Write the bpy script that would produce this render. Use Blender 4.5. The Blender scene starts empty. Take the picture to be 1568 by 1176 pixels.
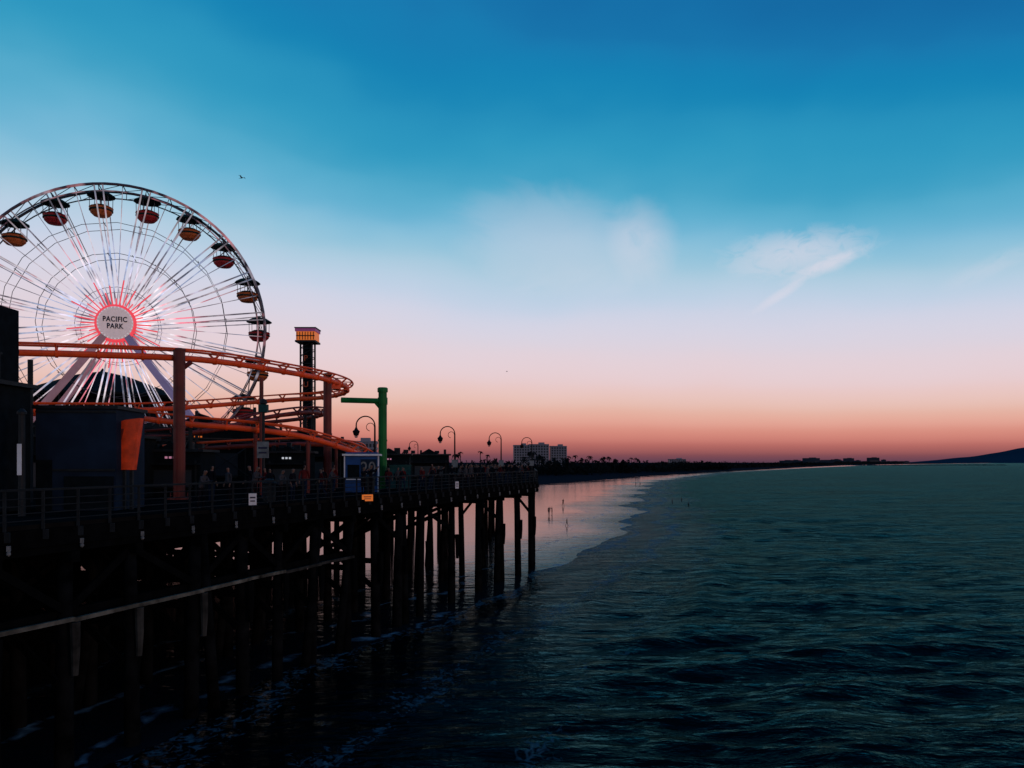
import bpy, bmesh, math, random
import numpy as np
from mathutils import Vector, Matrix, Quaternion
random.seed(7); np.random.seed(7)
scene = bpy.context.scene
scene.view_settings.view_transform='Standard'; scene.view_settings.look='None'; scene.view_settings.exposure=0
R=math.radians

def lin(c):
    return tuple(((v/255.0)/12.92 if v/255.0<=0.04045 else ((v/255.0+0.055)/1.055)**2.4) for v in c)

# ------------------------------------------------------------------ materials
def mat(name, col, rough=0.7, metal=0.0, emit=None, es=0.0, var=0.35, scale=3.0, spec=0.3, bump=0.0):
    m=bpy.data.materials.new(name); m.use_nodes=True
    nt=m.node_tree; N=nt.nodes; L=nt.links
    b=N['Principled BSDF']
    tc=N.new('ShaderNodeTexCoord'); no=N.new('ShaderNodeTexNoise')
    no.inputs['Scale'].default_value=scale; no.inputs['Detail'].default_value=3
    L.new(tc.outputs['Object'],no.inputs['Vector'])
    cr=N.new('ShaderNodeValToRGB')
    cr.color_ramp.elements[0].position=0.3; cr.color_ramp.elements[1].position=0.7
    cr.color_ramp.elements[0].color=(*[c*(1-var) for c in col],1)
    cr.color_ramp.elements[1].color=(*[min(1,c*(1+var)) for c in col],1)
    L.new(no.outputs['Fac'],cr.inputs['Fac']); L.new(cr.outputs['Color'],b.inputs['Base Color'])
    b.inputs['Roughness'].default_value=rough; b.inputs['Metallic'].default_value=metal
    b.inputs['Specular IOR Level'].default_value=spec
    if emit:
        b.inputs['Emission Color'].default_value=(*emit,1); b.inputs['Emission Strength'].default_value=es
    return m

M={}
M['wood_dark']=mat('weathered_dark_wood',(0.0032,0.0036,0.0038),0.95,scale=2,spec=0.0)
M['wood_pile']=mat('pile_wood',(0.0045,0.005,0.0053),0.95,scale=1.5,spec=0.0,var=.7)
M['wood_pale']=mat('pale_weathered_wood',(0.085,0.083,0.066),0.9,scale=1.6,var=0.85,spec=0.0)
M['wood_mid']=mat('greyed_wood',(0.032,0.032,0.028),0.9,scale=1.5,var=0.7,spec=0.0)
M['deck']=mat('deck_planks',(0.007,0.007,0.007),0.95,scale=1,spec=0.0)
M['rail']=mat('painted_rail',(0.009,0.012,0.014),0.7,scale=2,spec=.1)
M['white']=mat('white_paint',(0.6,0.6,0.6),0.6,var=0.1)
M['capgrey']=mat('galvanised_cap',(0.12,0.13,0.13),0.6,var=0.4)
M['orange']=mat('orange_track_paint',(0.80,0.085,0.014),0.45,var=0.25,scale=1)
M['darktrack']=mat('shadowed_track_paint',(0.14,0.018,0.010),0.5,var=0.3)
M['redcol']=mat('red_column_paint',(0.11,0.010,0.006),0.5,var=0.4,scale=1)
M['green']=mat('green_steel_paint',(0.004,0.125,0.025),0.5,var=0.25,scale=1,spec=.15)
M['orangepanel']=mat('orange_panel',(0.75,0.06,0.008),0.5,var=0.3)
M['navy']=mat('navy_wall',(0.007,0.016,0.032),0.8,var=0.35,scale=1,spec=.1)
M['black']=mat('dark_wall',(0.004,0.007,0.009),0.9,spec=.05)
M['steel']=mat('dark_steel',(0.010,0.013,0.015),0.6,0.0,spec=.15)
M['bluebooth']=mat('blue_booth_paint',(0.015,0.055,0.17),0.6,var=0.15,spec=.1)
M['teal']=mat('teal_box_paint',(0.008,0.045,0.043),0.6,spec=.1)
M['lamp']=mat('lamp_post_iron',(0.006,0.006,0.007),0.6,spec=.1)
M['lantern']=mat('lantern_glass',(0.2,0.2,0.2),0.3)
M['glowwarm']=mat('warm_lit_sign',(0.3,0.1,0.03),0.5,emit=(1.0,0.22,0.03),es=0.45,var=.6)
M['glowdim']=mat('dim_lit_letters',(0.15,0.03,0.01),0.5,emit=(1.0,0.14,0.03),es=0.05,var=.6)
M['glowpink']=mat('pink_lit_sign',(0.2,0.08,0.12),0.5,emit=(1.0,0.40,0.60),es=0.35)
M['glowwhite']=mat('white_lit_sign',(0.3,0.3,0.3),0.5,emit=(0.85,0.9,1.0),es=0.5)
M['glowpurple']=mat('purple_lit_sign',(0.08,0.02,0.1),0.5,emit=(0.35,0.07,0.22),es=0.3)
M['rimdark']=mat('wheel_rim_dark',(0.03,0.035,0.045),0.5)  # plain dark colour shared by rims, rings, hub and gondola rods
M['signface']=mat('hub_sign_face',(0.7,0.62,0.62),0.5,emit=(1.0,0.74,0.72),es=0.20,var=0.1)
M['signtext']=mat('sign_lettering',(0.01,0.012,0.04),0.6)
M['gred']=mat('gondola_red',(0.28,0.011,0.015),0.5,var=.2)
M['gorange']=mat('gondola_orange',(0.38,0.09,0.018),0.5,var=.2)
M['canopy']=mat('gondola_canopy',(0.005,0.022,0.02),0.7,spec=.1)
M['leaf']=mat('palm_foliage',(0.008,0.015,0.007),0.9,var=.5,spec=.05)
M['trunk']=mat('palm_trunk',(0.015,0.012,0.010),0.9,spec=0)
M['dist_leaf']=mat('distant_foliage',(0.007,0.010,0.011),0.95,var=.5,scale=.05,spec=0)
M['bwall']=mat('hotel_concrete',(0.17,0.17,0.20),0.8,var=.1,scale=.05)
M['bglass']=mat('hotel_glass',(0.012,0.018,0.025),0.4,var=.3,scale=.1)
M['skin']=mat('skin',(0.12,0.06,0.04),0.6,var=.1)
M['hair']=mat('hair',(0.008,0.006,0.005),0.7,spec=.1)
M['cloth1']=mat('dark_clothes',(0.008,0.008,0.011),0.95,spec=0)
M['cloth2']=mat('grey_clothes',(0.04,0.04,0.045),0.95,spec=0)
M['cloth3']=mat('red_clothes',(0.08,0.012,0.012),0.95,spec=0)
M['cloth4']=mat('denim',(0.010,0.017,0.032),0.95,spec=0)
M['bird']=mat('gull_feathers',(0.03,0.03,0.035),0.9)
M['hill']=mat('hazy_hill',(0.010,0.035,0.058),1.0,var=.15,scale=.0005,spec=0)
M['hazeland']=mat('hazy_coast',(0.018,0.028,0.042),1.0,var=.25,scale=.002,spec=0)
M['roof']=mat('tent_roof',(0.007,0.010,0.012),0.9,spec=.05)

# ------------------------------------------------------------------ mesh builder
class MB:
    def __init__(s): s.v=[]; s.f=[]; s.m=[]; s.mats=[]
    def mi(s,k):
        if k not in s.mats: s.mats.append(k)
        return s.mats.index(k)
    def add(s,vs,fs,k):
        o=len(s.v); s.v+= [tuple(v) for v in vs]; i=s.mi(k)
        for f in fs: s.f.append(tuple(o+a for a in f)); s.m.append(i)
    def box(s,c,size,k,rot=0.0,taper=1.0):
        cx,cy,cz=c; hx,hy,hz=[a/2 for a in size]
        co,si=math.cos(rot),math.sin(rot); vs=[]
        for z,t in((-hz,1),(hz,taper)):
            for x,y in((-hx,-hy),(hx,-hy),(hx,hy),(-hx,hy)):
                x*=t;y*=t
                vs.append((cx+x*co-y*si,cy+x*si+y*co,cz+z))
        s.add(vs,[(0,3,2,1),(4,5,6,7),(0,1,5,4),(1,2,6,5),(2,3,7,6),(3,0,4,7)],k)
    def beam(s,a,b,w,h,k):
        a=Vector(a);b=Vector(b);d=(b-a).normalized()
        up=Vector((0,0,1)) if abs(d.z)<0.98 else Vector((0,1,0))
        x=d.cross(up).normalized(); y=x.cross(d).normalized()
        vs=[]
        for p in(a,b):
            for i,j in((-1,-1),(1,-1),(1,1),(-1,1)): vs.append(p+x*i*w/2+y*j*h/2)
        s.add(vs,[(0,1,2,3),(4,7,6,5),(0,4,5,1),(1,5,6,2),(2,6,7,3),(3,7,4,0)],k)
    def tube(s,pts,r,k,n=8,closed=False,caps=True):
        pts=[Vector(p) for p in pts]; m=len(pts)
        rs=r if isinstance(r,(list,tuple)) else [r]*m
        vs=[]
        for i,p in enumerate(pts):
            if closed: d=pts[(i+1)%m]-pts[i-1]
            else: d=pts[min(i+1,m-1)]-pts[max(i-1,0)]
            d.normalize()
            up=Vector((0,0,1)) if abs(d.z)<0.95 else Vector((0,1,0))
            x=d.cross(up).normalized(); y=x.cross(d).normalized()
            for j in range(n):
                a=2*math.pi*j/n; vs.append(p+(x*math.cos(a)+y*math.sin(a))*rs[i])
        fs=[]
        for i in range(m if closed else m-1):
            i2=(i+1)%m
            for j in range(n):
                j2=(j+1)%n; fs.append((i*n+j,i2*n+j,i2*n+j2,i*n+j2))
        if caps and not closed:
            fs.append(tuple(range(n))); fs.append(tuple(reversed(range((m-1)*n,m*n))))
        s.add(vs,fs,k)
    def lathe(s,c,prof,k,n=16,axis='z'):
        vs=[];m=len(prof)
        for r,z in prof:
            for j in range(n):
                a=2*math.pi*j/n
                if axis=='z': vs.append((c[0]+r*math.cos(a),c[1]+r*math.sin(a),c[2]+z))
                else: vs.append((c[0]+r*math.cos(a),c[1]+z,c[2]+r*math.sin(a)))
        fs=[]
        for i in range(m-1):
            for j in range(n):
                j2=(j+1)%n; fs.append((i*n+j,i*n+j2,(i+1)*n+j2,(i+1)*n+j))
        fs.append(tuple(reversed(range(n)))); fs.append(tuple(range((m-1)*n,m*n)))
        s.add(vs,fs,k)
    def obj(s,name,parent=None,loc=(0,0,0),rotz=0,smooth=False):
        me=bpy.data.meshes.new(name); me.from_pydata(s.v,[],s.f)
        for k in s.mats: me.materials.append(M[k])
        me.polygons.foreach_set('material_index',s.m)
        if smooth: me.polygons.foreach_set('use_smooth',[True]*len(s.f))
        me.update()
        o=bpy.data.objects.new(name,me); scene.collection.objects.link(o)
        if parent: o.parent=parent
        o.location=loc; o.rotation_euler=(0,0,rotz)
        return o
def empty(name,loc=(0,0,0),rotz=0):
    e=bpy.data.objects.new(name,None); scene.collection.objects.link(e); e.location=loc; e.rotation_euler=(0,0,rotz); return e
def text(name,body,size,k,parent,loc,rot,ext=0.02,sx=1.0,bold=0.0,spacing=1.0):
    cu=bpy.data.curves.new(name,'FONT'); cu.body=body; cu.size=size; cu.align_x='CENTER'; cu.align_y='CENTER'
    cu.extrude=ext; cu.offset=bold; cu.space_line=0.85; cu.space_character=spacing
    t=bpy.data.objects.new(name+'_tmp',cu); scene.collection.objects.link(t)
    dg=bpy.context.evaluated_depsgraph_get(); dg.update()
    me=bpy.data.meshes.new_from_object(t.evaluated_get(dg)); bpy.data.objects.remove(t)
    me.materials.clear(); me.materials.append(M[k])
    o=bpy.data.objects.new(name,me); scene.collection.objects.link(o)
    o.parent=parent; o.location=loc; o.rotation_euler=rot; o.scale=(sx,1,1); return o
def crom(pts,n=10):
    P=[Vector(p) for p in pts]; P=[P[0]*2-P[1]]+P+[P[-1]*2-P[-2]]; out=[]
    for i in range(1,len(P)-2):
        for j in range(n):
            t=j/n; a,b,c,d=P[i-1],P[i],P[i+1],P[i+2]
            out.append(0.5*((2*b)+(-a+c)*t+(2*a-5*b+4*c-d)*t*t+(-a+3*b-3*c+d)*t**3))
    out.append(P[-2]); return out

DECK=8.1
def FX(y): return -22.5+0.3356*y       # pier face line
D=Vector((0.3182,0.948,0)); PL=Vector((-0.948,0.3182,0))

# ------------------------------------------------------------------ world
w=bpy.data.worlds.new('World'); scene.world=w; w.use_nodes=True
nt=w.node_tree; N=nt.nodes; L=nt.links
bg=N['Background']
def mth(op,a,b=None,c=None,clamp=False):
    n=N.new('ShaderNodeMath'); n.operation=op; n.use_clamp=clamp
    for i,v in enumerate((a,b,c)):
        if v is None: continue
        if isinstance(v,(int,float)): n.inputs[i].default_value=v
        else: L.new(v,n.inputs[i])
    return n.outputs[0]
tc=N.new('ShaderNodeTexCoord'); sep=N.new('ShaderNodeSeparateXYZ'); L.new(tc.outputs['Generated'],sep.inputs[0])
el=mth('MULTIPLY',mth('ARCSINE',sep.outputs[2]),57.2958)
az=mth('MULTIPLY',mth('ARCTAN2',sep.outputs[0],sep.outputs[1]),57.2958)
azc=mth('MAXIMUM',mth('MINIMUM',az,40.0),-40.0)
elp=mth('MAXIMUM',el,0.0)
e2=mth('ADD',el,mth('MULTIPLY',mth('MULTIPLY',azc,elp),0.0050))
nz=N.new('ShaderNodeTexNoise'); nz.inputs['Scale'].default_value=3.5; nz.inputs['Detail'].default_value=3
mp=N.new('ShaderNodeMapping'); mp.inputs['Scale'].default_value=(1,1,2.0); L.new(tc.outputs['Generated'],mp.inputs[0]); L.new(mp.outputs[0],nz.inputs['Vector'])
e3=mth('ADD',e2,mth('MULTIPLY',mth('MULTIPLY',mth('SUBTRACT',nz.outputs['Fac'],0.5),elp),0.30))
fac=mth('ADD',mth('DIVIDE',e3,44.0),0.05,clamp=True)
ramp=N.new('ShaderNodeValToRGB'); L.new(fac,ramp.inputs[0])
stops=[(-2,(52,44,58)),(0.05,(94,63,80)),(0.7,(144,84,88)),(1.6,(194,118,110)),(2.8,(221,154,140)),(4.2,(229,185,173)),(6.0,(230,202,204)),(8.6,(221,209,220)),
       (11.5,(200,209,228)),(14.5,(164,200,221)),(17.2,(118,183,213)),(20,(68,162,198)),(25,(28,138,184)),(30,(18,115,171)),(41,(12,84,144))]
cr=ramp.color_ramp; cr.interpolation='CARDINAL'
while len(cr.elements)<len(stops): cr.elements.new(0.5)
for e,(p,c) in zip(cr.elements,stops):
    e.position=max(0,min(1,p/44+0.05)); e.color=(*lin(c),1)
def cloud(a0,e0,ra,re,ang,scale,stretch,lo,hi,amt,soft=1.0,warp=1.8):
    da=mth('SUBTRACT',az,a0); de=mth('SUBTRACT',el,e0); c,s_=math.cos(R(ang)),math.sin(R(ang))
    u=mth('ADD',mth('MULTIPLY',da,c),mth('MULTIPLY',de,s_)); v=mth('SUBTRACT',mth('MULTIPLY',de,c),mth('MULTIPLY',da,s_))
    cmb=N.new('ShaderNodeCombineXYZ'); L.new(mth('MULTIPLY',u,scale),cmb.inputs[0]); L.new(mth('MULTIPLY',v,scale*stretch),cmb.inputs[1]); cmb.inputs[2].default_value=a0
    n=N.new('ShaderNodeTexNoise'); n.inputs['Scale'].default_value=1; n.inputs['Detail'].default_value=5; n.inputs['Roughness'].default_value=.6; n.inputs['Distortion'].default_value=.8
    L.new(cmb.outputs[0],n.inputs['Vector'])
    rr=mth('ADD',mth('POWER',mth('ABSOLUTE',mth('DIVIDE',u,ra)),2.0),mth('POWER',mth('ABSOLUTE',mth('DIVIDE',v,re)),2.0))
    rr=mth('ADD',rr,mth('MULTIPLY',mth('SUBTRACT',n.outputs['Fac'],0.5),warp))
    m_=N.new('ShaderNodeMapRange'); m_.interpolation_type='SMOOTHSTEP'; L.new(rr,m_.inputs[0])
    m_.inputs[1].default_value=1.0; m_.inputs[2].default_value=1.0-soft; m_.inputs[3].default_value=0; m_.inputs[4].default_value=1
    k=N.new('ShaderNodeMapRange'); L.new(n.outputs['Fac'],k.inputs[0]); k.inputs[1].default_value=lo; k.inputs[2].default_value=hi
    return mth('MULTIPLY',mth('MULTIPLY',m_.outputs[0],k.outputs[0]),amt)
cl=[cloud(3.4,15.8,9.4,4.4,-10,0.18,1.6,0.0,0.8,0.62,1.3,1.3),
    cloud(9.6,15.9,2.9,3.5,14,0.34,1.4,0.15,0.7,0.50,1.2,1.3),
    cloud(20.2,14.3,5.6,1.8,2,0.55,1.8,0.20,0.65,0.85,1.2,2.2),
    cloud(22.2,13.3,3.6,0.60,18,0.6,2.0,0.1,0.6,0.65,1.3,1.8),
    cloud(19.2,11.6,2.6,0.45,30,0.6,2.0,0.1,0.6,0.70,1.3,1.6),
    cloud(32,12.2,3.8,.8,20,0.5,2.5,0.3,0.7,0.35,1.3)]
tot=cl[0]
for c in cl[1:]: tot=mth('ADD',tot,c)
tot=mth('MINIMUM',tot,0.85)
mx=N.new('ShaderNodeMix'); mx.data_type='RGBA'; L.new(tot,mx.inputs[0]); L.new(ramp.outputs[0],mx.inputs[6]); mx.inputs[7].default_value=(*lin((224,218,230)),1)
st=N.new('ShaderNodeTexSky'); st.sky_type='NISHITA'; st.sun_disc=False; st.sun_elevation=R(2); st.sun_rotation=R(125)
mx2=N.new('ShaderNodeMix'); mx2.data_type='RGBA'; mx2.blend_type='ADD'; mx2.inputs[0].default_value=0.006
L.new(mx.outputs[2],mx2.inputs[6]); L.new(st.outputs[0],mx2.inputs[7])
L.new(mx2.outputs[2],bg.inputs[0]); bg.inputs[1].default_value=1.0
w.name='sky'

sun=bpy.data.lights.new('sun','SUN'); sun.energy=0.50; sun.angle=R(12); sun.color=(1,0.50,0.30)
so=bpy.data.objects.new('sun',sun); scene.collection.objects.link(so)
so.rotation_euler=Vector((0.82,-0.57,0.05)).to_track_quat('Z','Y').to_euler()

# ------------------------------------------------------------------ terrain & water
shore=[(-150,-150),(-60,-45),(-22,2),(-14.6,18),(-12.9,26.1),(-10.9,31.7),(-9.1,37.8),(-5.7,46.8),(1,68.6),(8.2,83),(19.6,128),(36.7,227),(72,393),(197,737),(495,1311),(1213,2622),(2981,5363),(9000,14000),(30000,40000)]
dry=[(-40000,330),(-400,330),(-21,295),(24.6,337),(98,536),(300,950),(557,1475),(1250,2800),(3050,5500),(9200,14500),(30000,41000)]
def segdist(X,Y,pl):
    d=np.full(X.shape,1e12)
    for (x0,y0),(x1,y1) in zip(pl[:-1],pl[1:]):
        dx,dy=x1-x0,y1-y0; t=np.clip(((X-x0)*dx+(Y-y0)*dy)/(dx*dx+dy*dy),0,1)
        d=np.minimum(d,np.hypot(X-x0-t*dx,Y-y0-t*dy))
    return d
def fields(X,Y):
    sx=np.array([p[0] for p in shore],float); sy=np.array([p[1] for p in shore],float)
    wob=0.8*np.sin(Y*0.13)+0.35*np.sin(Y*.41+1)
    ds=segdist(X,Y,shore); ds=np.where(X<np.interp(Y,sy,sx),ds,-ds)+wob*np.clip(Y/60,0.3,3)
    dx_=np.array([p[0] for p in dry],float); dy_=np.array([p[1] for p in dry],float)
    dd=segdist(X,Y,dry); dd=np.where(Y>np.interp(X,dx_,dy_),dd,-dd)
    return ds,dd
def axis(lo,hi,c,s0,g):
    a=[c]; s=s0
    while a[-1]<hi: a.append(a[-1]+s); s*=g
    b=[c]; s=s0
    while b[-1]>lo: b.append(b[-1]-s); s*=g
    return np.array(sorted(set(b+a)))
def gridmesh(name,xs,ys,zf,attrs,material,smooth=True):
    X,Y=np.meshgrid(xs,ys); Z=zf(X,Y); nx,ny=len(xs),len(ys)
    co=np.stack([X,Y,Z],-1).reshape(-1,3).astype(np.float32)
    i=np.arange(nx*ny).reshape(ny,nx)
    q=np.stack([i[:-1,:-1],i[:-1,1:],i[1:,1:],i[1:,:-1]],-1).reshape(-1,4)
    me=bpy.data.meshes.new(name); me.vertices.add(len(co)); me.vertices.foreach_set('co',co.ravel())
    me.loops.add(q.size); me.loops.foreach_set('vertex_index',q.ravel().astype(np.int32))
    me.polygons.add(len(q)); me.polygons.foreach_set('loop_start',np.arange(0,q.size,4,dtype=np.int32)); me.polygons.foreach_set('loop_total',np.full(len(q),4,dtype=np.int32))
    me.update(calc_edges=True); me.polygons.foreach_set('use_smooth',[smooth]*len(q))
    for k,fn in attrs.items():
        a=me.attributes.new(k,'FLOAT','POINT'); a.data.foreach_set('value',fn(X,Y).ravel().astype(np.float32))
    me.materials.append(material)
    o=bpy.data.objects.new(name,me); scene.collection.objects.link(o); return o
def noise(scale,sc=(1,1,1),detail=5,dist=0.0,rotz=0):
    mp=N.new('ShaderNodeMapping'); mp.inputs['Scale'].default_value=sc; mp.inputs['Rotation'].default_value=(0,0,rotz); L.new(geo.outputs['Position'],mp.inputs[0])
    n=N.new('ShaderNodeTexNoise'); n.inputs['Scale'].default_value=scale; n.inputs['Detail'].default_value=detail; n.inputs['Distortion'].default_value=dist
    L.new(mp.outputs[0],n.inputs['Vector']); return n.outputs['Fac']

ms=bpy.data.materials.new('beach_sand'); ms.use_nodes=True
nt=ms.node_tree; N=nt.nodes; L=nt.links; N.remove(N['Principled BSDF']); out=N['Material Output']
at=N.new('ShaderNodeAttribute'); at.attribute_name='dry'; at2=N.new('ShaderNodeAttribute'); at2.attribute_name='shore'
geo=N.new('ShaderNodeNewGeometry')
n1=noise(.05,detail=4)
dm=mth('ADD',mth('DIVIDE',mth('ADD',at.outputs['Fac'],mth('MULTIPLY',mth('SUBTRACT',n1,.5),30.0)),12.0),0.5,clamp=True)
dif=N.new('ShaderNodeBsdfDiffuse'); dif.inputs[0].default_value=(0.020,0.019,0.023,1)
big=noise(.035,(1,.7,1),3,.4)
sd=mth('ADD',at2.outputs['Fac'],mth('MULTIPLY',mth('SUBTRACT',big,.5),26.0))
film=N.new('ShaderNodeMapRange'); film.interpolation_type='SMOOTHSTEP'; L.new(sd,film.inputs[0]); film.inputs[1].default_value=17; film.inputs[2].default_value=3; film.inputs[3].default_value=0; film.inputs[4].default_value=1
edge=N.new('ShaderNodeMapRange'); L.new(at2.outputs['Fac'],edge.inputs[0]); edge.inputs[1].default_value=6; edge.inputs[2].default_value=0
nr=noise(.5,(0.4,1,1),4,.3); nf=noise(1.6,(.5,1,1),3,.3)
hh=mth('ADD',mth('MULTIPLY',nr,mth('ADD',mth('MULTIPLY',film.outputs[0],1.0),.10)),mth('MULTIPLY',mth('MULTIPLY',nf,film.outputs[0]),.30))
bp=N.new('ShaderNodeBump'); bp.inputs['Strength'].default_value=0.65; bp.inputs['Distance'].default_value=.18; L.new(hh,bp.inputs['Height'])
gc=N.new('ShaderNodeMix'); gc.data_type='RGBA'; L.new(film.outputs[0],gc.inputs[0]); gc.inputs[6].default_value=(.78,.64,.64,1); gc.inputs[7].default_value=(.40,.53,.57,1)
gc2=N.new('ShaderNodeMix'); gc2.data_type='RGBA'; L.new(edge.outputs[0],gc2.inputs[0]); L.new(gc.outputs[2],gc2.inputs[6]); gc2.inputs[7].default_value=(.17,.30,.34,1)
gl=N.new('ShaderNodeBsdfGlossy'); L.new(gc2.outputs[2],gl.inputs['Color']); gl.inputs['Roughness'].default_value=.12; L.new(bp.outputs[0],gl.inputs['Normal'])
wd=N.new('ShaderNodeBsdfDiffuse'); wd.inputs[0].default_value=(0.010,0.012,0.015,1)
fr=N.new('ShaderNodeFresnel'); fr.inputs[0].default_value=1.33; L.new(bp.outputs[0],fr.inputs['Normal'])
m1=N.new('ShaderNodeMixShader'); L.new(fr.outputs[0],m1.inputs[0]); L.new(wd.outputs[0],m1.inputs[1]); L.new(gl.outputs[0],m1.inputs[2])
ph_=mth('DIVIDE',mth('ADD',sd,mth('MULTIPLY',noise(.25,(1,1,1),3,.8),5.0)),5.0)
ln_=mth('ABSOLUTE',mth('SUBTRACT',mth('FRACT',ph_),.5))
line=mth('MULTIPLY',mth('SUBTRACT',1.0,mth('DIVIDE',ln_,.10),clamp=True),mth('MULTIPLY',film.outputs[0],mth('MULTIPLY',mth('SUBTRACT',noise(.9,detail=5,dist=.6),.42),4.0,clamp=True)))
fo=N.new('ShaderNodeBsdfDiffuse'); fo.inputs[0].default_value=(.24,.37,.46,1)
m1b=N.new('ShaderNodeMixShader'); L.new(mth('MULTIPLY',line,.9),m1b.inputs[0]); L.new(m1.outputs[0],m1b.inputs[1]); L.new(fo.outputs[0],m1b.inputs[2])
m2=N.new('ShaderNodeMixShader'); L.new(dm,m2.inputs[0]); L.new(m1b.outputs[0],m2.inputs[1]); L.new(dif.outputs[0],m2.inputs[2]); L.new(m2.outputs[0],out.inputs[0])
def ground_z(X,Y):
    ds,dd=fields(X,Y)
    wet=0.02+0.3*np.clip(ds/(np.abs(ds)+np.abs(dd)+1e-6),0,1)
    z=np.where(ds<0,np.maximum(ds*0.04,-4)+.02,np.where(dd<0,wet,0.32+np.minimum(dd*0.02,2.5)))
    return z
xs=axis(-15000,22000,0,1.2,1.035); ys=axis(-400,26000,40,1.5,1.028)
gridmesh('sand_beach_ground',xs,ys,ground_z,{'dry':lambda X,Y:fields(X,Y)[1],'shore':lambda X,Y:fields(X,Y)[0]},ms)

mw=bpy.data.materials.new('sea_water'); mw.use_nodes=True
nt=mw.node_tree; N=nt.nodes; L=nt.links; N.remove(N['Principled BSDF']); out=N['Material Output']
at=N.new('ShaderNodeAttribute'); at.attribute_name='shore'
geo=N.new('ShaderNodeNewGeometry')
s=mth('MULTIPLY',at.outputs['Fac'],-1.0)
h1=noise(1.0,(0.30,1,1),5,.3,R(6)); h2=noise(4.2,(0.5,1,1),3,.2,R(-10)); h3=noise(.16,(.35,1,1),3,.3,R(12))
hh=mth('ADD',mth('ADD',mth('MULTIPLY',h1,1.0),mth('MULTIPLY',h2,.22)),mth('MULTIPLY',h3,1.6))
bp=N.new('ShaderNodeBump'); bp.inputs['Strength'].default_value=.85; bp.inputs['Distance'].default_value=.48; L.new(hh,bp.inputs['Height'])
patch=noise(.03,(.5,1,1),4,.6)
near=N.new('ShaderNodeMapRange'); L.new(s,near.inputs[0]); near.inputs[1].default_value=0; near.inputs[2].default_value=16
gm=N.new('ShaderNodeMix'); gm.data_type='RGBA'; L.new(near.outputs[0],gm.inputs[0]); gm.inputs[6].default_value=(.15,.28,.32,1); gm.inputs[7].default_value=(.050,.185,.200,1)
gl=N.new('ShaderNodeBsdfGlossy'); L.new(gm.outputs[2],gl.inputs['Color']); L.new(mth('ADD',mth('MULTIPLY',patch,.16),.06),gl.inputs['Roughness']); L.new(bp.outputs[0],gl.inputs['Normal'])
dw=N.new('ShaderNodeBsdfDiffuse'); dw.inputs[0].default_value=(0.0004,0.0022,0.0026,1)
fr=N.new('ShaderNodeFresnel'); fr.inputs[0].default_value=1.33; L.new(bp.outputs[0],fr.inputs['Normal'])
m1=N.new('ShaderNodeMixShader'); L.new(fr.outputs[0],m1.inputs[0]); L.new(dw.outputs[0],m1.inputs[1]); L.new(gl.outputs[0],m1.inputs[2])
wb=mth('MULTIPLY',mth('SUBTRACT',noise(.12,(1,.6,1),3,.5),.5),9.0); s2=mth('ADD',s,wb)
def band(c,wd_,amt):
    return mth('MULTIPLY',mth('SUBTRACT',1.0,mth('DIVIDE',mth('ABSOLUTE',mth('SUBTRACT',s2,c)),wd_),clamp=True),amt)
bands=mth('ADD',mth('ADD',band(0.6,2.2,.80),band(6.5,1.8,.55)),mth('ADD',mth('ADD',band(13.0,1.8,.5),band(34,3,.40)),mth('ADD',band(22,2.2,.45),band(6.0,16.0,.40))))
# surf is stronger along the open beach than in the lee of the pier
sepg=N.new('ShaderNodeSeparateXYZ'); L.new(geo.outputs['Position'],sepg.inputs[0])
lee=N.new('ShaderNodeMapRange'); L.new(sepg.outputs[1],lee.inputs[0]); lee.inputs[1].default_value=40; lee.inputs[2].default_value=110; lee.inputs[3].default_value=.86; lee.inputs[4].default_value=1.25
bands=mth('MULTIPLY',bands,lee.outputs[0])
fn=noise(2.8,(1,.8,1),6,1.2); fn2=noise(.3,(1,1,1),3,.5)
thr=mth('SUBTRACT',mth('ADD',fn,mth('MULTIPLY',fn2,.40)),mth('SUBTRACT',1.02,mth('MULTIPLY',bands,0.42)))
foam=mth('MULTIPLY',thr,4.0,clamp=True)
df=N.new('ShaderNodeBsdfDiffuse'); df.inputs[0].default_value=(.085,.165,.20,1)
m2=N.new('ShaderNodeMixShader'); L.new(mth('MULTIPLY',foam,.75),m2.inputs[0]); L.new(m1.outputs[0],m2.inputs[1]); L.new(df.outputs[0],m2.inputs[2]); L.new(m2.outputs[0],out.inputs[0])
rng=np.random.RandomState(3)
waves=[]
for i in range(46):
    lam=0.75*1.07**i*(1+.1*rng.rand()); ang=R(-84+rng.randn()*19)
    amp=0.0105*lam**0.36
    waves.append((lam,math.cos(ang)*2*math.pi/lam,math.sin(ang)*2*math.pi/lam,rng.rand()*6.28,amp))
xs=axis(-45,26000,20,0.40,1.018); ys=axis(-30,34000,22,0.12,1.0105)
def water_z(X,Y):
    ds,_=fields(X,Y); Z=np.zeros_like(X)
    gy=np.gradient(ys)[:,None]; gx=np.gradient(xs)[None,:]
    for lam,kx,ky,ph,a in waves:
        att=np.clip(2.2-4*np.maximum(gy*abs(ky),gx*abs(kx))/(2*math.pi),0,1)
        Z+=a*att*np.sin(kx*X+ky*Y+ph+.5*np.sin(kx*.31*Y-ky*.17*X))
    g=1+.3*np.sin(X*.031+Y*.019+1)*np.sin(Y*.043-X*.012)
    Z=Z*g; Z=Z+1.0*np.clip(Z,0,None)**2
    sea=np.clip(-ds/18,0.06,1)
    Z*=sea
    for c,wd_,a in((2.0,.7,.10),(7,.9,.18),(14,1.3,.24),(24,2.0,.26),(38,3,.22)):
        s=-ds+1.8*np.sin(Y*.07+X*.05)+.7*np.sin(Y*.23); Z+=a*np.exp(-((s-c)/wd_)**2)*(0.6+.4*np.sin(Y*.11+c))
    return np.where(ds>3,-.15,Z)
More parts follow.
